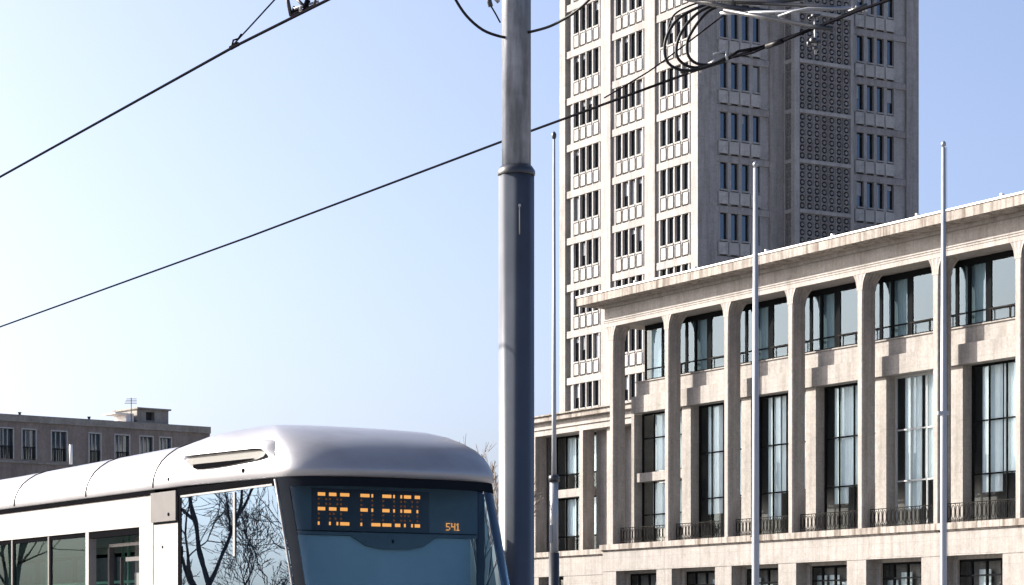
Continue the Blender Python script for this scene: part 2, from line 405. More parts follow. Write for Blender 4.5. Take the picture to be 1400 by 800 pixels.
# columns
def column_mesh(h):
    c = MB(); w, d = 0.45, 0.9; ch = 0.07
    def sec(z, g=0, gd=0): 
        x0, x1, y0, y1 = -g, w+g, -gd*0.1, d+gd
        return [(x0+ch,y0,z),(x1-ch,y0,z),(x1,y0+ch,z),(x1,y1-ch,z),(x1-ch,y1,z),(x0+ch,y1,z),(x0,y1-ch,z),(x0,y0+ch,z)]
    c.loft([sec(0, 0.0), sec(h, 0.03)], True, True, False)
    # raised arrises
    for yy in (0.28, 0.6): c.box(w-0.01, w+0.018, yy, yy+0.035, 0.05, h-0.05)
    return c
def capital_mesh():
    c = MB(); w, d = 0.45, 0.9; K = 9; rings = []
    for j in range(K+1):
        u = j/K; g = 0.03 + 0.29*(1-math.cos(u*PI/2))**1.3; gd = 0.25*(1-math.cos(u*PI/2)); z = 0.85*u
        x0, x1, y0, y1 = -g, w+g, -0.02, d+gd
        r = []
        nx = 6; ny = 10
        for i in range(nx+1): r.append((x0+(x1-x0)*i/nx, y0 + (0.03 if i % 2 else 0)*u, z))
        for i in range(1, ny+1): r.append((x1 - (0.05 if i % 2 else 0)*u, y0+(y1-y0)*i/ny, z))
        for i in range(1, nx+1): r.append((x1-(x1-x0)*i/nx, y1, z))
        for i in range(1, ny): r.append((x0 + (0.05 if i % 2 else 0)*u, y1-(y1-y0)*i/ny, z))
        rings.append(r)
    c.loft(rings, True, True, False)
    return c
zc = 7.58; hc = 21.23-0.85-zc
cproto = column_mesh(hc).build('column', S_COL, hall, (K0*P, 0, zc)); capital_mesh().build('capital', S_COL, cproto, (0,0,hc))
for k in range(K0+1, K1+1): dup(cproto, hall, (k*P, 0, zc))

# wall piers (lit strips beside the tall windows)
pp = MB()
pp.box(-0.34, 0.60, 1.5, 2.2, 0, 15.8-7.58)
pproto = pp.build('wall_pier', S_HALL, hall, (K0*P+P, 0, 7.58))
for k in range(K0+2, K1+1): dup(pproto, hall, (k*P, 0, 7.58))
pe = MB(); pe.box(0.20, 0.52, 1.5, 2.2, 0, 15.8-7.58); pe.build('wall_pier', S_HALL, hall, (K0*P, 0, 7.58))
# spandrel courses, one length per bay
for k in range(K0, K1+1):
    x0 = k*P + (0.15 if k > K0 else 0.55); x1 = (k+1)*P + 0.15
    s = MB(); s.box(x0, x1, 1.27, 2.3, 15.8, 16.85); s.build('lower_spandrel', S_HALL, hall)
    s = MB(); s.box(x0 + (0.0 if k > K0 else 0.25), x1, 1.5, 2.3, 16.85, 17.72); s.box(x0+(0 if k > K0 else .2), x1, 1.42, 2.0, 17.72, 17.79); s.build('upper_spandrel', S_HALL, hall)

# upper ribbon windows
def upper_window(x0, x1, kind):
    w = MB(); zb, zt = 17.79, 21.2
    w.box(x0, x1, 1.50, 1.62, zt-0.30, zt); w.box(x0, x1, 1.50, 1.58, zb, zb+0.07)
    xs = [x0+0.06, x0+0.95, x0+2.45, x1-0.06] if kind == 0 else [x0+0.06, x0+2.0, x1-0.06]
    for i, x in enumerate(xs):
        hw = 0.10 if i in (1,) else (0.22 if i == 2 and kind == 0 else 0.06)
        w.box(x-hw, x+hw, 1.49, 1.60, zb+0.07, zt-0.30)
    w.box(x0, x1, 1.50, 1.57, zb+0.62, zb+0.70)
    w.box(x0+4.0, x0+4.08, 1.49, 1.58, zb+0.07, zb+0.62)
    o = w.build('upper_window', M_FRAME, hall)
    g = MB(); g.add([(x0,1.53,zb),(x1,1.53,zb),(x1,1.53,zt),(x0,1.53,zt)], [(0,1,2,3)]); g.build('pane', G_UP, o)
    # guard rail in front of the lower lights
    r = MB(); r.box(x0+2.6, x1-0.3, 1.36, 1.41, zb+0.60, zb+0.68)
    for i in range(3): x = x0+2.7+i*1.5; r.box(x, x+0.05, 1.37, 1.41, zb, zb+0.60)
    r.build('guard_rail', M_IRON, o)
    # blinds inside
    def curtain(a, b, y, z0, z1):
        c = MB(); n = max(6, int((b-a)/0.09)); vs = []
        for i in range(n+1):
            x = a+(b-a)*i/n; yy = y + 0.035*math.sin(i*1.9) + 0.02*math.sin(i*0.7+a); vs.append((x,yy,z0)); 
        m = len(vs); vs += [(v[0], v[1], z1) for v in vs]
        c.add(vs, [(i,i+1,m+i+1,m+i) for i in range(m-1)], True); return c
    c = curtain(x0+0.3, x0+random.choice([1.8,2.2,3.0]), 1.8, zb+0.1, zt-0.3); c.build('curtain', M_CURT, o)
    return o
for k in range(K0, K1+1):
    upper_window(k*P + (1.75 if k == K0 else 0.152), (k+1)*P+0.148, 0 if k > K0 else 1)

# tall windows
def curtain_mb(c, a, b, y, z0, z1, amp=0.05):
    n = max(6, int((b-a)/0.08)); vs = []
    for i in range(n+1):
        x = a+(b-a)*i/n; vs.append((x, y + amp*math.sin(i*1.7+a) + amp*0.6*math.sin(i*0.63), z0))
    m = len(vs); vs2 = [(v[0]+0.02, v[1], z1) for v in vs]
    c.add(vs+vs2, [(i,i+1,m+i+1,m+i) for i in range(m-1)], True)
for k in range(K0, K1+1):
    x0 = k*P+(0.60 if k > K0 else 0.52); x1 = (k+1)*P-0.34; zb, zt = 7.6, 15.8; yg = 2.15
    w = MB(); two = (k == K0)
    w.box(x0, x0+0.10, yg-0.05, yg+0.06, zb, zt); w.box(x1-0.10, x1, yg-0.05, yg+0.06, zb, zt); w.box(x0+.1, x1-.1, yg-0.05, yg+0.06, zt-0.12, zt)
    for z in ((10.1, 12.85) if not two else (9.4, 14.2)): w.box(x0+.1, x1-.1, yg-0.04, yg+0.05, z, z+0.08)
    nv = 4
    for i in range(1, nv): x = x0+(x1-x0)*i/nv; w.box(x-0.035, x+0.035, yg-0.04, yg+0.05, zb, zt-.12)
    o = w.build('tall_window', M_FRAMEL if k in (0,) else M_FRAME, hall)
    g = MB(); tl = random.uniform(.09, .115)
    for i in range(nv):
        xa = x0+(x1-x0)*i/nv+.03; xb = x0+(x1-x0)*(i+1)/nv-.03
        g.add([(xa,yg+.05,zb),(xb,yg+.05-tl,zb),(xb,yg+.05-tl,zt),(xa,yg+.05,zt)], [(0,1,2,3)])
    g.build('pane', G_TALL, o)
    c = MB(); s = x0 + 0.38 + random.uniform(0.0, .2)
    if two: curtain_mb(c, x0+.9, x1-.1, 2.36, 12.2, zt-.1); curtain_mb(c, x0+.8, x1-.1, 2.36, 8.6, 11.4)
    else:
        mid = s + random.uniform(1.0, 1.9); gp = random.choice([0.04, .10, .2])
        curtain_mb(c, s, mid, 2.33, 9.2 if k % 2 else 8.6, zt-.1, .07); curtain_mb(c, mid+gp, x1-.05, 2.34, 10.1, zt-.1, .07)
    c.build('curtain', M_CURT, o)
    if two:
        t = MB(); t.box(x0, x1, 1.62, 2.6, 11.5, 12.05); t.build('floor_band', S_HALL, hall)
    # ornamental railing
    r = MB(); xa = k*P+0.46; xb = (k+1)*P-0.01; yr = 0.55; z0 = 7.62; z1 = 8.62
    r.box(xa, xb, yr-0.02, yr+0.02, z1-0.045, z1); r.box(xa, xb, yr-0.015, yr+0.015, z0+0.05, z0+0.085)
    n = 17; st = (xb-xa)/n
    for i in range(n+1):
        x = xa+i*st; r.box(x-0.016, x+0.016, yr-0.012, yr+0.012, z0, z1-.045)
        if i < n:
            cx = x+st/2; q = 12
            pts = [(cx+st*0.36*math.cos(2*PI*j/q), yr, (z0+z1)/2+0.03+0.36*math.sin(2*PI*j/q)) for j in range(q+1)]
            r.tube(pts, 0.022, 4, caps=False)
    r.build('railing', M_IRON, hall)
# ground-floor windows
for k, (a, b_) in zip(range(K0, K1+1), gw):
    w = MB(); yg = 1.0; zt = 5.72
    w.box(a, b_, yg-.08, yg+.1, zt-0.12, zt); w.box(a, a+0.14, yg-.08, yg+.1, 0.4, zt-.12); w.box(b_-0.14, b_, yg-.08, yg+.1, 0.4, zt-.12)
    for i in (1,2,3): x = a+(b_-a)*i/4; w.box(x-.05, x+.05, yg-.06, yg+.08, 0.4, zt-.12)
    w.box(a+.14, b_-.14, yg-.06, yg+.08, 4.85, 4.93)
    o = w.build('ground_floor_window', M_FRAME, hall)
    g = MB(); g.add([(a,yg,0.4),(b_,yg,0.4),(b_,yg,zt),(a,yg,zt)], [(0,1,2,3)]); g.build('pane', G_TALL, o)
    c = MB(); 
    for i in range(4):
        if random.random() < 0.6: xa = a+(b_-a)*i/4+0.1; curtain_mb(c, xa, xa+0.9, 1.35, 2.0, random.choice([4.8, 5.2]), 0.02)
    if c.v: c.build('curtain', M_CURT, o)
    l = MB(); l.box(a+0.002, b_-0.002, 0.75, 0.9, zt, 5.978); l.box(a+.002, a+0.35, 0.7, 0.86, 0, zt); l.build('window_surround', S_HALL, o)

# ------------------------------------------------------------------ lower wing on the left
wing = empty('side_wing', HO, HT, 'lower pale concrete wing joined to the left end of the colonnaded hall', 'building')
wb = MB(); WX0 = -42.6; WX1 = XL-0.22
wb.box(WX0, WX1, 3.3, 4.6, 5.98, 7.2); wb.box(WX0, WX1, 3.27, 3.298, 5.90, 5.97)
wb.box(WX0, WX1+3, 4.62, 12, 0, 7.2)
wops = []
for x in (-40.2,):
    a = x+0.9; b_ = x+4.2
    wops.append((a, b_))
prev = WX0
for a, b_ in wops+[(-29.6,-27.0)]: wb.box(prev, a, 3.3, 4.6, 0, 5.98); prev = b_; 
wb.box(prev, WX1, 3.3, 4.6, 0, 5.98); wops.append((-29.6,-27.0))
wb.build('ground_floor_wall', S_HALL, wing)
l = MB(); l.box(WX0, XL-0.36, 3.14, 6.2, 7.24, 7.58); l.box(WX0, XL-.36, 3.24, 6.1, 7.16, 7.24); l.build('ledge', S_LEDGE, wing)
l = MB(); l.box(WX0, -21.5, 3.32, 12, 15.55, 16.42); l.box(WX0, -21.5, 3.22, 3.32, 15.95, 16.02); l.build('beam', S_FRZ, wing)
l = MB(); l.box(WX0, -21.5, 2.95, 12.2, 16.46, 16.78); l.box(WX0, -21.5, 3.05, 12.1, 16.42, 16.46); l.box(WX0, -21.5, 2.8, 12.2, 16.8, 16.88); l.build('cornice', S_LEDGE, wing)
def wcol(x, w=0.45, d=0.9):
    c = MB(); c.box(0, w, 0, d, 0, 15.55-7.58); return c.build('column', S_COL, wing, (x, 3.3, 7.58))
wc = wcol(-40.2); dup(wc, wing, (-33.96, 3.3, 7.58)); dup(wc, wing, (-31.0, 3.6, 7.58))
l = MB(); l.box(-33.6, -31.0, 4.4, 5.6, 7.58, 15.55); l.box(-30.55, -28.6, 4.6, 5.6, 7.58, 15.55); l.box(-27.6, -23.2, 4.6, 5.6, 7.58, 15.55); l.build('wall_pier', S_HALL, wing)
l = MB(); l.box(-28.6, -27.6, 5.1, 5.3, 7.58, 15.55); l.build('pane', G_TOW, wing)
l = MB(); l.box(WX0, -39.6, 4.3, 5.6, 7.58, 15.55); l.build('wall_pier', S_HALL, wing)
for (a, b_) in ((-40.2,-33.96),):
    x0 = a+0.6; x1 = b_-0.15; yg = 4.9
    w = MB()
    for z0, z1 in ((7.6, 11.3), (11.85, 15.55)):
        w.box(x0, x0+.1, yg-.05, yg+.05, z0, z1); w.box(x1-.1, x1, yg-.05, yg+.05, z0, z1); w.box(x0+.1, x1-.1, yg-.05, yg+.05, z1-.1, z1)
        w.box(x0+.1, x1-.1, yg-.05, yg+.05, z0+1.0, z0+1.1)
        for i in (1,2,3): x = x0+(x1-x0)*i/4; w.box(x-.05, x+.05, yg-.05, yg+.05, z0, z1-.1)
    o = w.build('window', M_FRAME, wing)
    g = MB(); g.add([(x0,yg,7.6),(x1,yg,7.6),(x1,yg,15.55),(x0,yg,15.55)], [(0,1,2,3)]); g.build('pane', G_TALL, o)
    c = MB(); curtain_mb(c, x0+1.3, x1-.2, 5.04, 12.9, 15.4); curtain_mb(c, x0+1.2, x1-.2, 5.04, 8.7, 11.3); c.build('curtain', M_CURT, o)
    l = MB(); l.box(x0-0.75, x1+.15, 4.3, 5.4, 11.3, 11.85); l.build('floor_band', S_HALL, wing)
    l = MB(); l.box(x0-.75, x0, 4.3, 5.0, 7.58, 11.3); l.box(x0-.75, x0, 4.3, 5.0, 11.85, 15.55); l.build('wall_pier', S_HALL, wing)
l = MB(); l.box(WX0, -23.2, 6.6, 12, 7.58, 15.55); l.build('rear_wall', M_ROOM, wing)
for a, b_ in wops:
    w = MB(); yg = 4.2; zt = 5.8
    w.box(a, b_, yg-.08, yg+.1, zt-0.1, zt); w.box(a, a+.1, yg-.08, yg+.1, .4, zt-.1); w.box(b_-.1, b_, yg-.08, yg+.1, .4, zt-.1)
    for i in (1,2): x = a+(b_-a)*i/3; w.box(x-.05, x+.05, yg-.06, yg+.08, .4, zt-.1)
    o = w.build('ground_floor_window', M_FRAME, wing)
    g = MB(); g.add([(a,yg,0.4),(b_,yg,0.4),(b_,yg,zt),(a,yg,zt)], [(0,1,2,3)]); g.build('pane', G_TOW, o)

# ------------------------------------------------------------------ far building on the left
fd = Vector((.782, .623)); fa = math.atan2(fd.y, fd.x)
FY = 150.0; p0 = W(0, 566, FY)
fb = empty('apartment_block', (p0.x, p0.y, 0), fa, 'long brown apartment block with flat roof, behind the tram on the left', 'building')
H0 = p0.z
def xat(px):   # distance along facade for a pixel column
    r = (px-700)/F; return (r*p0.y - p0.x)/(fd.x - r*fd.y)
wn = []
for cx, wd in ((8.6,18),(39.6,18),(80.8,20),(129.6,15),(167,19),(200,17),(-36,18),(226,15)):
    wn.append((xat(cx-wd/2), xat(cx+wd/2)))
wn.sort()
zt = H0-0.9; zb = H0-2.75
w = MB(); X0 = -16.0; X1 = xat(287)
w.box(X0, X1, 0, 12, zt+0.02, H0); prev = X0
for a, b_ in wn: w.box(prev, a, 0, 0.4, zb, zt+.02); prev = b_
w.box(prev, X1, 0, .4, zb, zt+.02)
for i in range(1): w.box(X0, X1, 0, 12, 0, zb)
w.box(X0, X1, 0.42, 12, zb, zt)
w.build('wall', M_BRICK, fb)
w = MB(); w.box(X0, X1, -0.12, 0, H0-0.42, H0+0.02); w.box(X0, X1, -0.1, 0, zb-0.25, zb-0.1); w.build('parapet', M_FARC, fb)
for a, b_ in wn:
    f = MB(); t = 0.07
    f.box(a-.08, a, -0.03, .3, zb, zt); f.box(b_, b_+.08, -.03, .3, zb, zt); f.box(a-.08, b_+.08, -.03, .3, zt+.022, zt+.1)
    for i in (1,2): x = a+(b_-a)*i/3; f.box(x-t/2, x+t/2, .14, .26, zb, zt)
    o = f.build('window', M_FRAMEL, fb)
    g = MB(); g.add([(a,.2,zb),(b_,.2,zb),(b_,.2,zt),(a,.2,zt)], [(0,1,2,3)]); g.build('pane', G_FAR, o)
    r = MB(); r.box(a, b_, -.02, .02, zb+.75, zb+.8)
    n = 8
    for i in range(n+1): x = a+(b_-a)*i/n; r.box(x-.015, x+.015, -.015, .015, zb, zb+.75)
    r.build('balcony_rail', M_IRON, o)
# lift house with canopy
a = xat(198); b_ = xat(241)
w = MB(); q0 = H0; hh = 1.0
w.box(a, a+(b_-a)*.28, 1.0, 4, q0, q0+hh); w.box(a+(b_-a)*.55, b_, 1.0, 4, q0, q0+hh); w.box(a, b_, 1.05, 4, q0, q0+.3*hh); w.box(a+(b_-a)*.28, a+(b_-a)*.55, 1.0, 4, q0+.85*hh, q0+hh)
w.box(a-.1, b_+.1, .8, 4.1, q0+hh, q0+hh+.1)
o = w.build('roof_house', M_FARC, fb)
w = MB(); w.box(a+(b_-a)*.28, a+(b_-a)*.55, 1.4, 1.5, q0+.3*hh, q0+.85*hh); w.build('hatch', M_DARKIN, o)
w = MB(); w.box(xat(170), a-.12, 1.2, 3, q0+.62*hh, q0+.7*hh); w.box(xat(186), xat(197), 1.3, 2.8, q0, q0+.62*hh); w.build('roof_canopy', M_WHITE, fb)
w = MB()
ax = xat(190); w.tube([(ax,1,q0),(ax,1,q0+1.7)], .025, 5)
for i in range(4): w.tube([(ax-.5+.05*i,1,q0+1.3+.1*i),(ax+.4,1,q0+1.35+.1*i)], .015, 4)
for px_ in (35, 130): 
    ax = xat(px_); w.lathe([(.08,q0),(.08,q0+.2),(.12,q0+.22),(.12,q0+.27)], ax, .8, 8)
w.build('roof_antenna', M_IRON, fb)

# ------------------------------------------------------------------ bare trees
def bare_tree(seed, H, spread=1.0, depth=6, rmin=0.006, r0=None):
    r0 = r0 or H*.012
    rnd = random.Random(seed); t = MB(); c = MB()
    def grow(p, d, L, r, lv):
        pts = [p]; q = p.copy(); dd = d.copy(); n = 4
        for i in range(n):
            dd = (dd + Vector((rnd.uniform(-1,1), rnd.uniform(-1,1), rnd.uniform(-.3,.8)))*0.13).normalized()
            q = q + dd*L/n; pts.append(q.copy())
        (t if lv == 0 else c).tube(pts, max(r, rmin), 6 if lv < 2 else (4 if lv < 4 else 3), r2=max(r*.62, rmin*.8), caps=False)
        if lv >= depth: return
        kids_ = 3 if lv < 3 else rnd.choice([2,3])
        for i in range(kids_):
            ang = rnd.uniform(0.3, 0.75)*spread; az = rnd.uniform(0, 2*PI)
            a = dd.orthogonal().normalized(); a.rotate(Matrix.Rotation(az, 3, dd)); nd = (dd*math.cos(ang) + a*math.sin(ang)).normalized()
            s = pts[-1] if i < 2 else pts[rnd.choice([2,3])]
            grow(s, nd, L*rnd.uniform(.62,.85), r*.6, lv+1)
    grow(Vector((0,0,0)), Vector((0,0,1)), H*0.27, r0 or H*0.022, 0)
    return t, c
def tree(loc, seed, H, label, group=None, spread=1.0, depth=6, rmin=.006, rz=0):
    e = empty('bare_tree', loc, rz, label, 'tree', group)
    t, c = bare_tree(seed, H, spread, depth, rmin)
    t.build('trunk', M_BARK, e); c.build('crown', M_BARK, e); return e
pt = W(656, 700, 78); tree((pt.x, 78, 0), 5, 8.6, 'bare leafless tree showing in the gap between tram nose and dark pole', depth=7, rmin=.009, spread=.36)

# avenue trees off to the left, mirrored in the tall windows and in the tram glass
av = []
def far_house(loc, rz, w_, d_, h_, nst, label):
    e = empty('apartment_house', loc, rz, label, 'building', None)
    m = MB(); m.box(-w_/2, w_/2, -d_/2, d_/2, 0, h_); m.build('wall', M_BRICK, e)
    m = MB(); m.box(-w_/2-.3, w_/2+.3, -d_/2-.3, d_/2+.3, h_, h_+.4); m.build('roof', M_FARC, e)
    pr = None
    for f in range(nst):
        for i in range(int(w_/3.2)):
            x = -w_/2+1.6+i*3.2; z = 1.2+f*h_/nst
            if pr is None:
                m = MB(); m.box(-.6, .6, -.06, .02, 0, 1.5); pr = m.build('window', M_FRAMEL, e, (x, -d_/2, z)); g = MB(); g.box(-.52,.52,-.075,-.062,.08,1.42); g.build('pane', G_FAR, pr)
            else: dup(pr, e, (x, -d_/2, z))
far_house((-205, 92, 0), math.atan2(-.951,-.309)+PI, 9, 12, 10, 4, 'dark flat-roofed house beyond the bare trees, seen only mirrored in the cab side glass')
for i, (x, y, h) in enumerate(((-62,168,16),(-76,186,17),(-50,196,15),(-92,196,17),(-70,214,16))):
    if i == 0:
        t0 = tree((x,y,0), 11, 16, 'tall bare avenue tree standing left of the picture, seen only mirrored in the windows', 'bare avenue trees mirrored in the glass', depth=7, rmin=.022)
    else:
        d = dup(t0); d.location = (x,y,0); d.rotation_euler = (0,0,i*1.3); d.scale = (h/16,)*3
t1 = tree((-50,36,0), 23, 12, 'bare street tree left of the picture, mirrored in the tram side glass', 'bare street trees mirrored in the tram', depth=7, rmin=.010)
for x, y, a, h in ((-58,49,4,1.1),(-47,58,1,1.0),(-60,36,2.5,1.1),(-55,64,5,1.1)):
    d = dup(t1); d.location = (x,y,0); d.rotation_euler = (0,0,a); d.scale = (h,)*3

for i, (x, y) in enumerate(((-124,57),(-119,63),(-127,70),(-121,50))):
    d = dup(t0); d.location = (x, y, -1.5); d.rotation_euler = (0,0,i*.9); d.scale = (.8,.8,.8)
# ------------------------------------------------------------------ tram
WD = 1.25
HW = 1.03
tr = empty('tram', (-2.0 + HW*.8494, 20.57 + HW*.5277, 0), TA, 'white and silver tram with amber display above its windshield, front left of the dark pole', 'tram')
LR = -13.0
XT = -1.55                                  # the cab tapers ahead of this
def ys(x): return WD if x <= XT else WD - (x-XT)*(WD-HW)/(-XT)
def outline(xc, xf, si, z, n=28, ex=2.5, straight=None, t0=0.0, t1=1.0, drop=0.0):
    pts = []; wf = ys(xc) - si
    S_ = []
    if straight is not None:
        for i, x in enumerate(straight): S_.append(min(x, xc - 0.03*(len(straight)-i)))
        for x in S_: pts.append((x, -(ys(x)-si), z - drop*hump(x)))
    for i in range(n+1):
        th = PI*(t0 + (t1-t0)*i/n)
        c = math.cos(th); s = math.sin(th)          # th 0 -> left side, PI -> right
        y = -wf*math.copysign(abs(c)**(2/ex), c); x = xc + (xf-xc)*abs(s)**(2/ex)
        pts.append((x, y, z - drop*hump(x)))
    for x in reversed(S_): pts.append((x, ys(x)-si, z - drop*hump(x)))
    return pts
def hump(x):                                # the cab hood stands a little higher than the saloon roof
    t = max(0, min(1, (-1.2-x)/1.1)); t = t*t*(3-2*t)
    return t + 0.5*max(0, min(1, (-2.5-x)/4))
def ws(z):  # windshield ring at height z : xc, xf, side inset
    s = (2.97-z)/0.93
    return 0.0+0.35*s-0.02*s*s, 0.50+0.35*s-0.02*s*s, -.045*s
ST = [LR, -9, -6.5, -5.717, -4.8, -3.733, -3.1, -2.6, -2.3, -2.096, -1.8, -1.55, -1.2, -0.8, -0.4]
# roof shell
prof = [(2.985,0.0,0.0,0.0),(3.00,-0.014,-0.03,.0),(3.06,-0.014,-0.03,.0),(3.13,0.0,0.02,.03),(3.21,0.03,0.10,.08),(3.29,0.075,0.22,.16),(3.36,0.14,0.40,.28),(3.425,0.22,0.62,.42),(3.475,0.33,0.86,.6),(3.51,0.48,1.15,.85),(3.535,0.7,1.5,1.15),(3.545,0.95,1.9,1.5)]
rings = []
for z, si, fi, ci in prof: rings.append(outline(-ci, 0.50-fi, si, z, straight=ST, drop=.075*max(0,(z-3.0))/.5))
rf = MB(); rf.loft(rings, closed=False, caps=False)
top = rings[-1]; n = len(top)
rf.add(top, [tuple(range(n))], False)
b0 = rings[0]; rf.add(b0, [tuple(reversed(range(len(b0))))], False)
roof = rf.build('roof', M_TRAM, tr)
# seams across the roof fairing
def side_prof(x, off):
    pts = []
    for z, si, fi, ci in prof[1:-1]: pts.append((x, -(ys(x)-si)-off, z - .075*max(0,(z-3.0))/.5*hump(x) + off*.5))
    return pts
for x in (-5.717, -3.733, -2.096):
    for sg in (1, -1):
        s = MB(); s.tube([(a, sg*b_, c) for a, b_, c in side_prof(x, 0.0)], 0.009, 6); s.build('roof_seam', M_SEAL, roof)
for sg in (-1,1):
    g = MB(); y0, y1 = sorted((sg*1.2, sg*1.262)); g.box(LR, -2.07, y0, y1, 2.938, 2.976); g.build('gutter', M_SEAL, tr)
# black frit / frame above windshield
def band(z0, z1, off, name, mat, t0=0.0, t1=1.0, k=3, n=28, parent=tr):
    r = []
    for j in range(k+1):
        z = z0+(z1-z0)*j/k; xc, xf, w = ws(z); r.append(outline(xc, xf+off, w-off*.8, z, n=n, t0=t0, t1=t1))
    m = MB(); m.loft(r, closed=False, caps=False); return m.build(name, mat, parent)
nose = MB(); r = []
for z, dx in ((0.30,.62),(0.45,.82),(0.8,.90),(1.0,.88),(1.25,.82)):
    r.append(outline(0.36+dx*.2, 0.30+dx, 0.0, z, straight=[0.0]))
nose.loft(r, closed=False, caps=False); nose.build('nose', M_TRAMW, tr)
wsh = band(1.25, 2.97, 0.0, 'windshield', G_WS, 0.0, 1.0, 8, 40)
fr_ = band(2.90, 2.984, 0.006, 'windshield_frame', M_BLACK, 0.0, 1.0, 2, 40)
for a, b_ in ((0.0, 0.075), (0.925, 1.0)):
    band(1.25, 2.90, 0.006, 'windshield_pillar', M_BLACK, a, b_, 6, 6)
# silver trim along the pillar
for sg in (-1,1):
    t = MB(); pts = []
    for j in range(8):
        z = 1.25 + (2.97-1.25)*j/7; xc, xf, w = ws(z); pts.append((xc-0.02, sg*(ys(xc)-w+0.012), z))
    t.tube(pts, 0.012, 6); t.build('pillar_trim', M_TRAMW, tr)
# LED display
lxy = 0.17
dp = MB(); dp.box(lxy-0.3, lxy, -0.97, 0.86, 2.50, 2.93); 
q = [( lxy, -0.42, 2.502), (lxy, -0.25, 2.41), (lxy, -.1, 2.385), (lxy, .15, 2.385), (lxy, 0.3, 2.41), (lxy, 0.45, 2.502)]
lx2 = lxy-.001
dp.loft([[(x-0.22,y,z) for x,y,z in q], [(x,y,z) for x,y,z in q]], True, True, False)
disp = dp.build('destination_display', M_DISP, tr)
l_ = MB(); l_.box(lxy+.001, lxy+.012, -.95, .84, 2.528, 2.536); l_.box(lxy+.001, lxy+.004, -.01, .01, 2.44, 2.47); l_.build('housing_joint', M_SEAL, disp)
sc_ = MB(); sc_.box(lxy+.002, lxy+.006, -0.79, 0.36, 2.54, 2.895); sc_.build('screen', M_DISPF, disp)
FONT = {'P':["####.","#...#","#...#","####.","#....","#....","#...."],'R':["####.","#...#","#...#","####.","#.#..","#..#.","#...#"],
'E':["#####","#....","#....","####.","#....","#....","#####"],'F':["#####","#....","#....","####.","#....","#....","#...."],
'L':["#....","#....","#....","#....","#....","#....","#####"],'U':["#...#","#...#","#...#","#...#","#...#","#...#",".###."],
'I':["###",".#.",".#.",".#.",".#.",".#.","###"],' ':["...."]*7,'5':["####","#...","#...","###.","...#","...#","###."],'4':["#..#","#..#","#..#","####","...#","...#","...#"],'1':[".#.","##.",".#.",".#.",".#.",".#.","###"]}
def leds(text, y0, zt, pw, ph, rows=None):
    b = MB(); d = MB(); y = y0; x = lxy+.008
    for ch in text:
        gl = FONT[ch]; wdt = len(gl[0])
        for r_, row in enumerate(gl):
            for c_, v in enumerate(row):
                if v == '#':
                    m = b if (rows is None or r_ in rows) else d
                    z = zt - r_*ph; yy = y + c_*pw
                    m.box(x, x+.004, yy-pw*.43, yy+pw*.43, z-ph*(.34 if m is b else .2), z+ph*(.34 if m is b else .2))
        y += (wdt+1)*pw
    return b, d
b, d = leds('PRE FLEURI', -0.727, 2.845, 0.0179, 0.0415, (0,3,6))
b.build('led_text', E_LED, disp); d.build('led_text_dim', E_LEDD, disp)
b, d = leds('541', 0.535, 2.625, 0.0105, 0.0095, None); b.build('led_number', E_LED, disp)
# blind, dash, cab partition
bl = MB(); 
bl.box(0.13, 0.14, -0.93, 0.80, 1.5, 2.495); bl.build('sun_blind', M_BLIND, tr)
it = MB(); it.box(-0.2, 0.55, -.95, .95, 0.9, 1.15); it.box(-1.62, -1.58, -1.15, 1.15, 0.5, 2.9); it.build('cab_interior', M_TINT, tr)
st_ = MB(); st_.box(0.08, 0.12, -1.0, -0.94, 1.3, 2.9); st_.box(0.08,.12,.9,.96,1.3,2.9); st_.build('cab_post', M_TINT, tr)

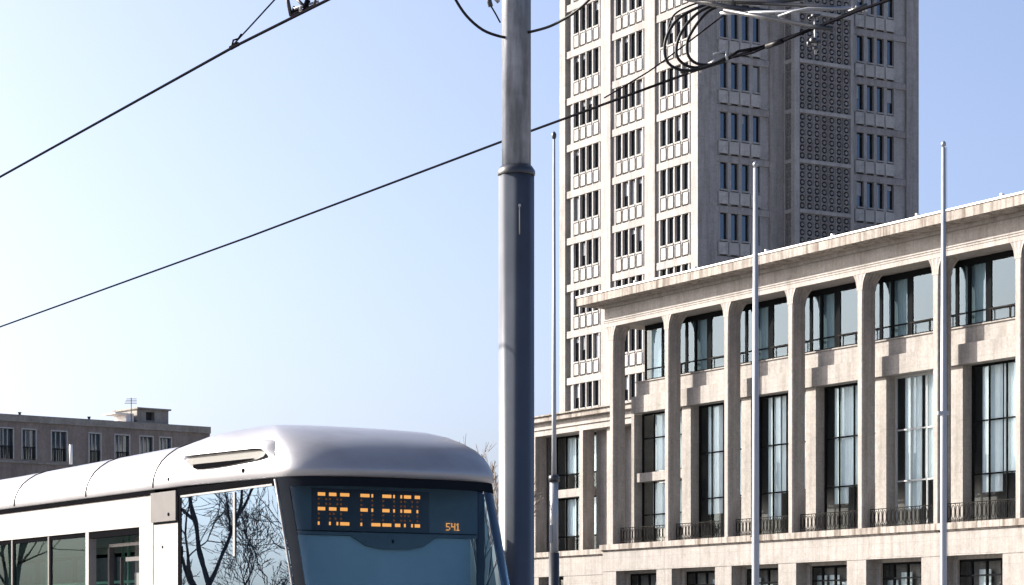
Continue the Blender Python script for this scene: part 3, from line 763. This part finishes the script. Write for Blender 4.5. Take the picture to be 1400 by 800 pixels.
# sides
for sg in (-1, 1):
    def bx(m, x0, x1, a, b_, z0, z1):
        y0, y1 = sorted((sg*a, sg*b_)); m.box(x0, x1, y0, y1, z0, z1)
    def slab(m, x0, x1, o0, o1, z0, z1, z0b=None, z1b=None):   # follows the cab taper; o = offset outside the skin
        a = [(x0, sg*(ys(x0)+o0)), (x1, sg*(ys(x1)+o0)), (x1, sg*(ys(x1)+o1)), (x0, sg*(ys(x0)+o1))]
        zb = (z0, z0b if z0b is not None else z0); zt_ = (z1, z1b if z1b is not None else z1)
        m.add([(a[0][0],a[0][1],zb[0]),(a[1][0],a[1][1],zb[1]),(a[2][0],a[2][1],zb[1]),(a[3][0],a[3][1],zb[0]),
               (a[0][0],a[0][1],zt_[0]),(a[1][0],a[1][1],zt_[1]),(a[2][0],a[2][1],zt_[1]),(a[3][0],a[3][1],zt_[0])],
              [(0,3,2,1),(4,5,6,7),(0,1,5,4),(1,2,6,5),(2,3,7,6),(3,0,4,7)])
    m = MB()
    bx(m, LR, -2.13, 1.19, 1.25, 2.655, 2.936); bx(m, LR, XT, 1.19, 1.25, 0.35, 1.05); slab(m, XT, 0.05, -.06, 0, .35, 1.25)
    bx(m, -2.45, -2.135, 1.19, 1.25, 1.05, 2.653)
    m.build('side_panel', M_TRAMW, tr)
    m = MB(); bx(m, -2.125, XT-.03, 1.18, 1.246, 1.05, 2.66); m.build('door_post', M_TRAMW, tr)
    m = MB(); bx(m, -2.13, XT-.02, 1.16, 1.275, 2.68, 2.95); m.build('camera_housing', M_TRAMG, tr)
    for (x, z, r_) in ((-1.92, 2.45, .013), (-1.72, 2.74, .016), (-1.75, 3.06, .016), (-0.50, 3.07, .02)):
        oy = (ys(x)-.003) if z < 2.6 else (1.277 if z < 2.98 else ys(x)+.014)
        m = MB(); m.tube([(x, sg*(oy-.01), z), (x, sg*(oy+.004), z)], r_, 8); m.build('bolt', M_SEAL, tr)
    edges = [-12.9, -11.6, -10.3, -9.0, -8.0, -6.95, -5.848, -4.793, -3.76]
    for a, b_ in zip(edges[:-1], edges[1:]):
        w = MB(); bx(w, a-.02, a+.02, 1.2, 1.245, 1.05, 2.653); o = w.build('side_window', M_TRAMG, tr)
        g = MB(); y = sg*1.225; g.add([(a,y,1.05),(b_,y,1.05),(b_,y,2.655),(a,y,2.655)], [(0,1,2,3)]); g.build('pane', G_SIDE, o)
        v = MB(); bx(v, a+.02, b_-.02, 1.226, 1.238, 2.61, 2.653); v.build('window_seal', M_SEAL, o)
    w = MB(); bx(w, -3.78, -3.70, 1.17, 1.25, .35, 2.653)
    o = w.build('door', M_TRAMW, tr)
    w = MB(); bx(w, -3.70, -2.45, 1.19, 1.24, 2.59, 2.653); w.build('door_header', M_SEAL, o)
    w = MB(); bx(w, -3.58, -3.54, 1.05, 1.1, .4, 2.5); bx(w,-3.44,-3.42,1.0,1.03,.4,2.4); bx(w,-3.5,-2.5,1.08,1.12,2.50,2.53); bx(w,-3.3,-2.5,1.0,1.03,2.36,2.40); w.build('door_gear', M_TRAMG, o)
    g = MB(); bx(g, -3.32, -2.5, .9, .93, 0.5, 2.25); bx(g,-3.40,-2.45,.86,.89,.5,2.6); g.build('door_leaf', M_TINT, o)
    # cab side window
    g = MB(); off = .002
    pts = [(-1.50, sg*(ys(-1.50)+off), 1.25)] + [(ws(1.25+(2.97-1.25)*j/6)[0]-.04, sg*(ys(ws(1.25+(2.97-1.25)*j/6)[0]-.04)+off), 1.25+(2.93-1.25)*j/6) for j in range(7)] + [(-1.50, sg*(ys(-1.5)+off), 2.90)]
    g.add(pts, [tuple(range(len(pts)))], False); o = g.build('cab_side_window', G_CAB, tr)
    m = MB(); slab(m, -1.56, -1.50, -.04, .006, 1.05, 2.93); m.build('window_seal', M_SEAL, o)
    m = MB(); slab(m, -1.56, -.02, -.04, .010, 2.90, 2.965, 2.935, 2.985); m.build('window_seal', M_SEAL, o)
    m = MB(); slab(m, -1.50, -.06, .0105, .014, 2.882, 2.900, 2.917, 2.935); m.build('window_trim', M_TRAMW, o)
    m = MB(); slab(m, -0.66, -0.63, .004, .012, 2.33, 2.89); m.build('window_bar', M_TRAMW, o)
    # air scoop in the cab hood: flat faces, inside shading put into their colours
    U = [0,.06,.12,.2,.3,.45,.6,.75,.88,.96,1.0]; ZB = [3.20,3.155,3.13,3.115,3.112,3.118,3.13,3.142,3.155,3.175,3.215]
    X = [-1.42+1.28*u for u in U]
    m = MB(); m.loft([[(x, sg*(ys(x)+.010), z) for x, z in zip(X, ZB)], [(x, sg*(ys(x)+.004), 3.245-.02*abs(u-.5)**3*8) for x, u in zip(X, U)]], closed=False, caps=False, smooth=False)
    sc2 = m.build('air_scoop', M_SCOOP, roof)
    V = [.1,.15,.25,.4,.55,.7,.8,.85]; XV = [-1.42+1.28*v for v in V]; ZL = [3.128,3.122,3.12,3.122,3.13,3.143,3.152,3.16]
    m = MB(); m.loft([[(x, sg*(ys(x)+.015), z) for x, z in zip(XV, ZL)], [(x, sg*(ys(x)+.015), 3.168) for x in XV]], closed=False, caps=False, smooth=False); m.build('scoop_slot_shade', M_SEAL, sc2)  # flat dark strip stands in for the shaded slot opening
    m = MB(); XX = [-1.62]+X+[-.06]; ZZ = [3.262]+[3.262]*9+[3.25,3.225,3.16]
    m.loft([[(x, sg*(ys(x)+.030 - (.028 if i == 0 else 0)), z-.012) for i, (x, z) in enumerate(zip(XX, ZZ))], [(x, sg*(ys(x)+.030 - (.028 if i == 0 else 0)), z) for i, (x, z) in enumerate(zip(XX, ZZ))], [(x, sg*(ys(x)-.085), z+.07) for x, z in zip(XX, ZZ)]], closed=False, caps=False, smooth=True); m.build('scoop_lip', M_TRAM, sc2)
# interior floor, ceiling, seats hint, handrails
m = MB(); m.box(LR, -2.0, -1.18, 1.18, 0.35, 0.5); m.box(LR, -1.6, -1.18, 1.18, 2.72, 2.9); m.box(LR-.05, LR, -1.25, 1.25, .35, 2.98)
m.build('saloon_interior', M_TINT, tr)
m = MB()
for i in range(7):
    x = -4.6 - i*1.15
    for y in (-.45,.45): m.tube([(x,y,.5),(x,y,2.72)], .018, 6)
m.tube([(-12,-.45,2.2),(-4.3,-.45,2.2)], .018, 6); m.tube([(-12,.45,2.2),(-4.3,.45,2.2)], .018, 6)
m.build('handrail', plain('yellow_green_rail', (0.25,0.5,0.4), .4), tr)
for i in range(5):
    for y in (-.8,.8):
        m = MB(); x = -5.2-i*1.5; m.box(x, x+.45, y-.3, y+.3, .9, 1.0); m.box(x-.06, x, y-.3, y+.3, 1.0, 1.75); m.build('seat', plain('seat_fabric', (.05,.09,.14), .9), tr)
# wheels, lamps, antenna
for x in (-2.2,-4.0,-10.0,-11.8):
    for sg in (-1,1):
        m = MB(); K = 20
        m.loft([[(x+.3*math.cos(2*PI*i/K), sg*yy, .3+.3*math.sin(2*PI*i/K)) for i in range(K)] for yy in (.65,.79)]); m.build('wheel', MR, tr)
for y in (-.8,.8):
    m = MB(); K = 16
    m.loft([[(xx, y+rr*math.cos(2*PI*i/K), .95+rr*.6*math.sin(2*PI*i/K)) for i in range(K)] for xx, rr in ((.98,.17),(1.08,.15))]); m.build('headlight', M_INSUL, tr)
m = MB(); m.tube([(-4.85,-.98,3.40),(-4.85,-.98,3.60)], .018, 8); m.build('antenna', M_WHITE, tr)

# ------------------------------------------------------------------ traction pole
KF = 1.20; PY = 19.6*KF; pb = W(706, 400, PY)
po = empty('traction_pole', (pb.x, PY, 0), 0, 'thick dark steel pole with narrower weathered upper section, right of the tram', 'pole')
zc_ = EYE + (HZ-232)/F*PY
def oct_(r, z, rb=.27):
    pts = []
    for q in range(8):
        c = PI*q/4 + PI; p = Vector((math.cos(c), math.sin(c)))*r
        a = p.lerp(Vector((math.cos(c-PI/4), math.sin(c-PI/4)))*r, rb); b = p.lerp(Vector((math.cos(c+PI/4), math.sin(c+PI/4)))*r, rb)
        for t in (0, .25, .5, .75, 1):
            v = a*(1-t)**2 + p*2*t*(1-t) + b*t*t; pts.append((v.x*1.02, v.y*1.02, z))
    return pts
m = MB(); m.loft([oct_(r, z) for r, z in ((.36,0),(.36,.04),(.186,.06),(.1782,.1),(.1782,zc_-.06))], True, True, True); m.build('lower_shaft', M_POLE, po)
m = MB(); m.lathe([(.180,zc_-.06),(.1837,zc_-.05),(.1837,zc_-.015),(.154,zc_+.03)], n=40); m.build('joint_collar', M_DKPAINT, po)
m = MB(); m.loft([oct_(.1446, zc_), oct_(.1446, 9.9)], True, True, True); m.build('upper_shaft', M_POLEUP, po)
m = MB()
for z in (7.9, 8.25): m.lathe([(.156,z),(.156,z+.04)], n=32)
m.build('collar', M_POLE, po)
m = MB(); m.tube([(.03,-.17,zc_-.38),(.03,-.186,zc_-.38)], .015, 8); m.tube([(.03,-.176,zc_-.38),(.03,-.176,zc_-.66)], .006, 5); m.build('drain_hole', M_INSUL, po)

W0 = W
def W(px, py, Y): return W0(px, py, Y*KF)
def wire(name, pts, r, mat, label, cat, group=None, n=6, smooth_steps=0):
    P_ = [Vector(p) for p in pts]
    if smooth_steps:
        Q = []
        for i in range(len(P_)-1):
            p0_ = P_[max(i-1,0)]; p1_ = P_[i]; p2_ = P_[i+1]; p3_ = P_[min(i+2,len(P_)-1)]
            for s in range(smooth_steps):
                t = s/smooth_steps
                Q.append(0.5*((2*p1_)+(-p0_+p2_)*t+(2*p0_-5*p1_+4*p2_-p3_)*t*t+(-p0_+3*p1_-3*p2_+p3_)*t**3))
        Q.append(P_[-1]); P_ = Q
    o0 = P_[0].copy(); m = MB(); m.tube([p-o0 for p in P_], r*KF, n)
    return tag(m.build(name, mat, None, o0), label, cat, group)
def zwire(px, py, z=6.0):
    Y = (z-EYE)*F/(HZ-py); return W(px, py, Y)
# contact wires
pA = [zwire(-320, 408), zwire(0, 242), zwire(320, 64), zwire(450, -1)]
pA.append(pA[-1]+(pA[-1]-pA[0]).normalized()*8)
wire('contact_wire', pA, .0105, M_WIRE, 'single overhead wire crossing the top left corner of the sky above the tram', 'wire', 'overhead tram wires')
pB = [zwire(-500, 618), zwire(0, 447), zwire(340,324), zwire(685, 194), zwire(770, 163), zwire(985, 84), zwire(1115,38), zwire(1175, 14), zwire(1230, -5)]
pB.append(pB[-1]+(pB[-1]-pB[0]).normalized()*8)
wire('contact_wire', pB, .0105, M_WIRE, 'long overhead wire running past behind the dark pole and across the tower', 'wire', 'overhead tram wires')
wire('tie_wire', [W(826,134,19.8), W(870,108,19.2), W(901,88,18.8), W(985,24,17.9), W(1000,12,17.7)], .006, M_WIRE, 'thin slanting tie wire rising from the long wire to the bracket, before the tower', 'wire', smooth_steps=3)
wire('tie_wire', [W(320,60,19.4), W(345,33,18.9), W(377,-2,18.4), W(400,-40,18)], .0065, M_WIRE, 'thin steep wire rising from the clamp at the top left', 'wire')
# dark loops of feeder cable
LP = [[(985,2),(955,10),(925,28),(910,55),(911,82),(928,95),(955,95),(990,82)],
      [(988,4),(960,14),(940,32),(927,55),(926,78),(942,91),(965,91),(992,80)],
      [(990,5),(968,16),(952,34),(940,56),(941,76),(953,87),(972,88),(990,80)],
      [(975,0),(948,6),(922,20),(913,42),(908,70),(914,88)]]
labs = ['outermost of the drooping black feeder cable loops under the bracket','middle drooping black feeder cable loop under the bracket','innermost tight black feeder cable loop beside the bracket','slim black cable dangling left of the feeder loops']
for i, (p, l_) in enumerate(zip(LP, labs)):
    wire('feeder_cable', [W(x, y, 18.05+.04*i) for x, y in p], .0115 if i < 3 else .007, M_CABLE, l_, 'cable', 'black feeder cable loops', 8, 4)
# arcs through the pole
wire('arc_cable', [W(612,-25,19.3), W(622,-2,19.35), W(638,22,19.4), W(660,41,19.45), W(684,50,19.5), W(700,52,19.6)], .0115, M_CABLE, 'dark cable curving up and left from the pole top', 'cable', 'curved cables at the pole', 8, 4)
wire('arc_cable', [W(712,46,19.6), W(728,43,19.5), W(752,36,19.4), W(775,24,19.3), W(792,12,19.2), W(808,-3,19.1), W(825,-22,19)], .0115, M_CABLE, 'dark cable curving up and right from the pole top, before the tower', 'cable', 'curved cables at the pole', 8, 4)
# bracket arms right
ar = empty('cantilever_bracket', W(1000,-60,17.7), 0, 'steel overhead bracket of tubes and clamps at the top, before the tower', 'bracket')
o0 = ar.location
def T(name, pts, r, mat, n=10):
    m = MB(); m.tube([W(*p)-o0 for p in pts], r*KF, n); return m.build(name, mat, ar)
T('arm_tube', [(930,-4,17.9),(1000,11,17.7),(1060,17,17.6)], .019, M_DKPAINT)
T('arm_tube', [(985,18,17.75),(1075,16,17.5),(1165,10,17.2)], .012, M_GALV)
T('arm_tube', [(990,14,17.7),(1050,25,17.5),(1110,36,17.3),(1140,40,17.2)], .017, M_DKPAINT)
T('arm_tube', [(940,0,17.9),(1020,4,17.7),(1110,8,17.45),(1180,14,17.2)], .014, M_DKPAINT)
T('arm_tube', [(940,-2,17.8),(1060,3,17.6),(1100,-2,17.5)], .016, M_DKPAINT)
T('arm_tube', [(1000,-60,17.7),(1003,-20,17.7),(1003,16,17.7)], .022, M_DKPAINT)
T('tension_rod', [(1064,22,17.5),(1085,15,17.4),(1105,11,17.35),(1165,12,17.2)], .008, M_GALV, 6)
T('dropper', [(1114,20,17.3),(1115,74,17.3)], .009, M_GALV, 8)
for (x, y, Y, r_, h) in ((1114,22,17.3,.035,.03),(1108,25,17.3,.02,.02),(1119,21,17.3,.02,.02),(1112,56,17.3,.035,.05),(1120,58,17.3,.02,.03),(1106,60,17.3,.02,.04),(1115,66,17.3,.025,.03)):
    p = W(x,y,Y)-o0; m = MB(); m.lathe([(r_*.7,p.z-h/2),(r_,p.z-h*.3),(r_,p.z+h*.3),(r_*.7,p.z+h/2)], p.x, p.y, 10); m.build('dropper_clamp', M_DKPAINT, ar)
m = MB()
for i in range(5):
    p = W(1164+i*5, 11+i*.6, 17.2)-o0; q = W(1166+i*5, 11.3+i*.6, 17.2)-o0
    m.tube([p, q], .024 if i % 2 else .016, 10)
m.build('insulator', M_INSUL, ar)
T('end_fitting', [(1160,16,17.2),(1186,6,17.15)], .012, M_DKPAINT, 8)
# clamp and splice on the long wire
spn = empty('wire_clamp', W(975,86,18.3), 0, 'pale clamp with black sleeve gripping the cables on the long wire', 'clamp', None)
s0 = spn.location
def T2(name, pts, r, mat, n=8, par=spn, o=s0):
    m = MB(); m.tube([W(*p)-o for p in pts], r*KF, n); return m.build(name, mat, par)
T2('clamp_jaw', [(969,88,18.25),(979,83,18.2)], .014, M_INSUL); T2('sleeve', [(930,98,18.3),(950,95,18.28),(962,92,18.27)], .018, M_CABLE); T2('sleeve', [(962,92,18.27),(990,83,18.15)], .018, M_CABLE)
T2('bolt', [(958,99,18.2),(958,88,18.2)], .009, M_INSUL); T2('bolt', [(943,101,18.2),(944,92,18.2)], .008, M_INSUL)
T2('link_rod', [(990,82,18.1),(1010,70,18.0),(1050,63,17.8)], .011, M_WIRE)
T2('link_rod', [(993,70,18.0),(994,82,18.0)], .009, M_GALV); T2('link_rod', [(975,74,18.0),(993,70,18.0)], .007, M_GALV)
sp2 = empty('wire_splice', W(1060,59,17.7), 0, 'black splice sleeve on the long wire, before the pierced tower screen', 'splice'); 
T2('sleeve', [(1048,64,17.6),(1070,56,17.5)], .02, M_CABLE, 8, sp2, sp2.location); T2('tail', [(1070,56,17.5),(1095,46,17.4),(1135,30,17.3),(1175,12,17.2)], .011, M_WIRE, 6, sp2, sp2.location)
T2('tail', [(1000,79,17.9),(1030,72,17.8),(1048,64,17.6)], .008, M_WIRE, 6, sp2, sp2.location)
# pole side hanger
hg = empty('cable_hanger', W(668,-4,19.5), 0, 'small pale hanger with a short wire just left of the pole top', 'hanger'); T2('block', [(667,-6,19.5),(671,9,19.5)], .02, M_DKPAINT, 8, hg, hg.location); T2('wire_tail', [(671,8,19.5),(677,18,19.5),(684,31,19.5)], .007, M_WIRE, 6, hg, hg.location); T2('eyelet', [(676,-3,19.5),(682,3,19.5)], .016, M_GALV, 8, hg, hg.location)
# clamps upper left
cl = empty('wire_clamp', W(320,62,19.1), 0, 'small dark clamp where the thin steep wire meets the left overhead wire', 'clamp'); c0 = cl.location
T2('clamp_jaw', [(315,66,19.05),(326,60,19.0)], .018, M_WIRE, 8, cl, c0); T2('link_rod', [(317,64,19.05),(319,55,19.05),(326,53,19.05),(330,47,19.0)], .008, M_WIRE, 6, cl, c0)
sa = empty('steady_arm', W(420,0,17.0), 0, 'dark steady arm fittings gripping the left overhead wire at the top edge', 'bracket'); s1 = sa.location
T2('arm', [(391,-12,17.2),(394,4,17.2),(398,22,17.2)], .014, M_DKPAINT, 8, sa, s1); T2('arm', [(400,-8,17.2),(412,5,17.1),(417,9,17.1)], .012, M_DKPAINT, 8, sa, s1)
T2('grip', [(398,22,17.2),(410,16,17.15),(432,7,17.0)], .012, M_WIRE, 8, sa, s1); T2('clamp_jaw', [(402,20,17.2),(405,10,17.2)], .024, M_WIRE, 8, sa, s1)
T2('clamp_jaw', [(417,12,17.1),(421,0,17.1)], .02, M_WIRE, 8, sa, s1); T2('rod', [(411,16,17.1),(411,9,17.1)], .012, M_INSUL, 8, sa, s1); T2('arm', [(432,-8,17.0),(430,8,17.0)], .01, M_DKPAINT, 8, sa, s1); T2('arm', [(402,12,17.1),(422,6,17.1),(436,2,17.1)], .009, M_GALV, 8, sa, s1)

# ------------------------------------------------------------------ flagpoles
W = W0
def flagpole(px, ptop, Y, w0, w1, label, bands=()):
    b = W(px, ptop, Y); e = empty('flagpole', (b.x, Y, 0), 0, label, 'flagpole', 'bare flagpoles before the hall'); h = b.z
    r0 = w0*.46*Y/F; r1 = w1*.46*Y/F
    m = MB(); m.lathe([(r0*1.9,0),(r0*1.9,.05),(r0,.08),(r0,h*.2),(r0*.97,h*.35),(r1,h-.12)], n=20); m.build('shaft', M_FLAG, e)
    m = MB(); m.lathe([(r1*.5,h-.12),(r1*.5,h-.08),(r1*1.15,h-.06),(r1*1.15,h+.04),(r1*.4,h+.1)], n=14); m.build('finial', M_GALV, e)
    m = MB(); m.tube([(r0+.03,-.02,1.3),(r1+.03,-.02,h-.1)], .006, 5); m.tube([(-r0,0,5.2),(-r0-.06,0,5.2)], .02, 6); m.build('halyard', M_IRON, e)
    if bands:
        m = MB()
        for py in bands: z = EYE+(HZ-py)/F*Y; m.box(-r0-.08, r0+.06, -.1, .1, z-.03, z+.09)
        m.build('cleat', M_FLAG, e)
    return e
flagpole(1033, 225, 83.8, 11.0, 7.0, 'bare grey flagpole in front of the second hall column from its left end')
flagpole(1290, 197, 80.0, 10.2, 6.4, 'tallest bare grey flagpole, in front of the hall on the far right', (566,))
# slim pole with service tube
b = W(757.5, 182, 78.0)
e = empty('slim_mast', (b.x, 78.0, 0), 0, 'slim grey mast with thick pale lower tube on dark base, right of dark pole', 'mast'); s = 78.0/F
def zz(py): return EYE+(HZ-py)*s
m = MB(); m.lathe([(3.4*s,zz(656)),(3.0*s,zz(560)),(1.6*s,zz(190))], n=16); m.build('shaft', M_FLAG, e)
m = MB(); m.lathe([(2.0*s,zz(190)),(3.2*s,zz(187)),(3.2*s,zz(183)),(1*s,zz(180))], n=12); m.build('finial', M_DKPAINT, e)
m = MB(); m.lathe([(5.8*s,zz(755)),(5.8*s,zz(659))], n=20); m.box(-6.2*s, -3.0*s, -6.4*s, 0, zz(742), zz(718)); m.build('service_tube', M_FLAG, e)
m = MB(); m.lathe([(7.2*s,zz(659)),(7.2*s,zz(651)),(3.5*s,zz(649))], n=20); m.build('collar', M_DKPAINT, e)
m = MB(); m.lathe([(8*s,0),(8*s,.1),(7.2*s,.15),(7.2*s,zz(755.5))], n=20); m.build('base', M_DKPAINT, e)

# ------------------------------------------------------------------ light, sky, camera
EL = math.radians(27); sh = Vector((-.931,.366)).normalized()
sd = Vector((sh.x*math.cos(EL), sh.y*math.cos(EL), math.sin(EL)))
L_ = bpy.data.lights.new('sun', 'SUN'); L_.energy = 4.2; L_.angle = math.radians(.5); L_.color = (1.0,.93,.84)
lo = bpy.data.objects.new('sun', L_); COL.objects.link(lo); lo.rotation_euler = (-sd).to_track_quat('-Z','Y').to_euler()
wd = bpy.data.worlds.new('World'); sc.world = wd; wd.use_nodes = True; nt = wd.node_tree
bg = nt.nodes['Background']; sky = nt.nodes.new('ShaderNodeTexSky'); sky.sky_type = 'NISHITA'; sky.sun_disc = False
sky.sun_elevation = EL; sky.sun_rotation = math.atan2(sh.x, sh.y) % (2*PI); sky.air_density = 0.5; sky.dust_density = 4.0; sky.ozone_density = 1.9
nt.links.new(sky.outputs[0], bg.inputs[0]); bg.inputs[1].default_value = 0.094
cam = bpy.data.cameras.new('camera'); co_ = bpy.data.objects.new('camera', cam); COL.objects.link(co_)
co_.location = (0,0,EYE); co_.rotation_euler = (PI/2,0,0); cam.sensor_width = 36; cam.lens = F/1400*36; cam.shift_y = (HZ-400)/1400
cam.clip_start = .1; cam.clip_end = 6000; sc.camera = co_
sc.view_settings.view_transform = 'Standard'; sc.view_settings.look = 'None'; sc.view_settings.exposure = 1.75; sc.view_settings.gamma = 1.0
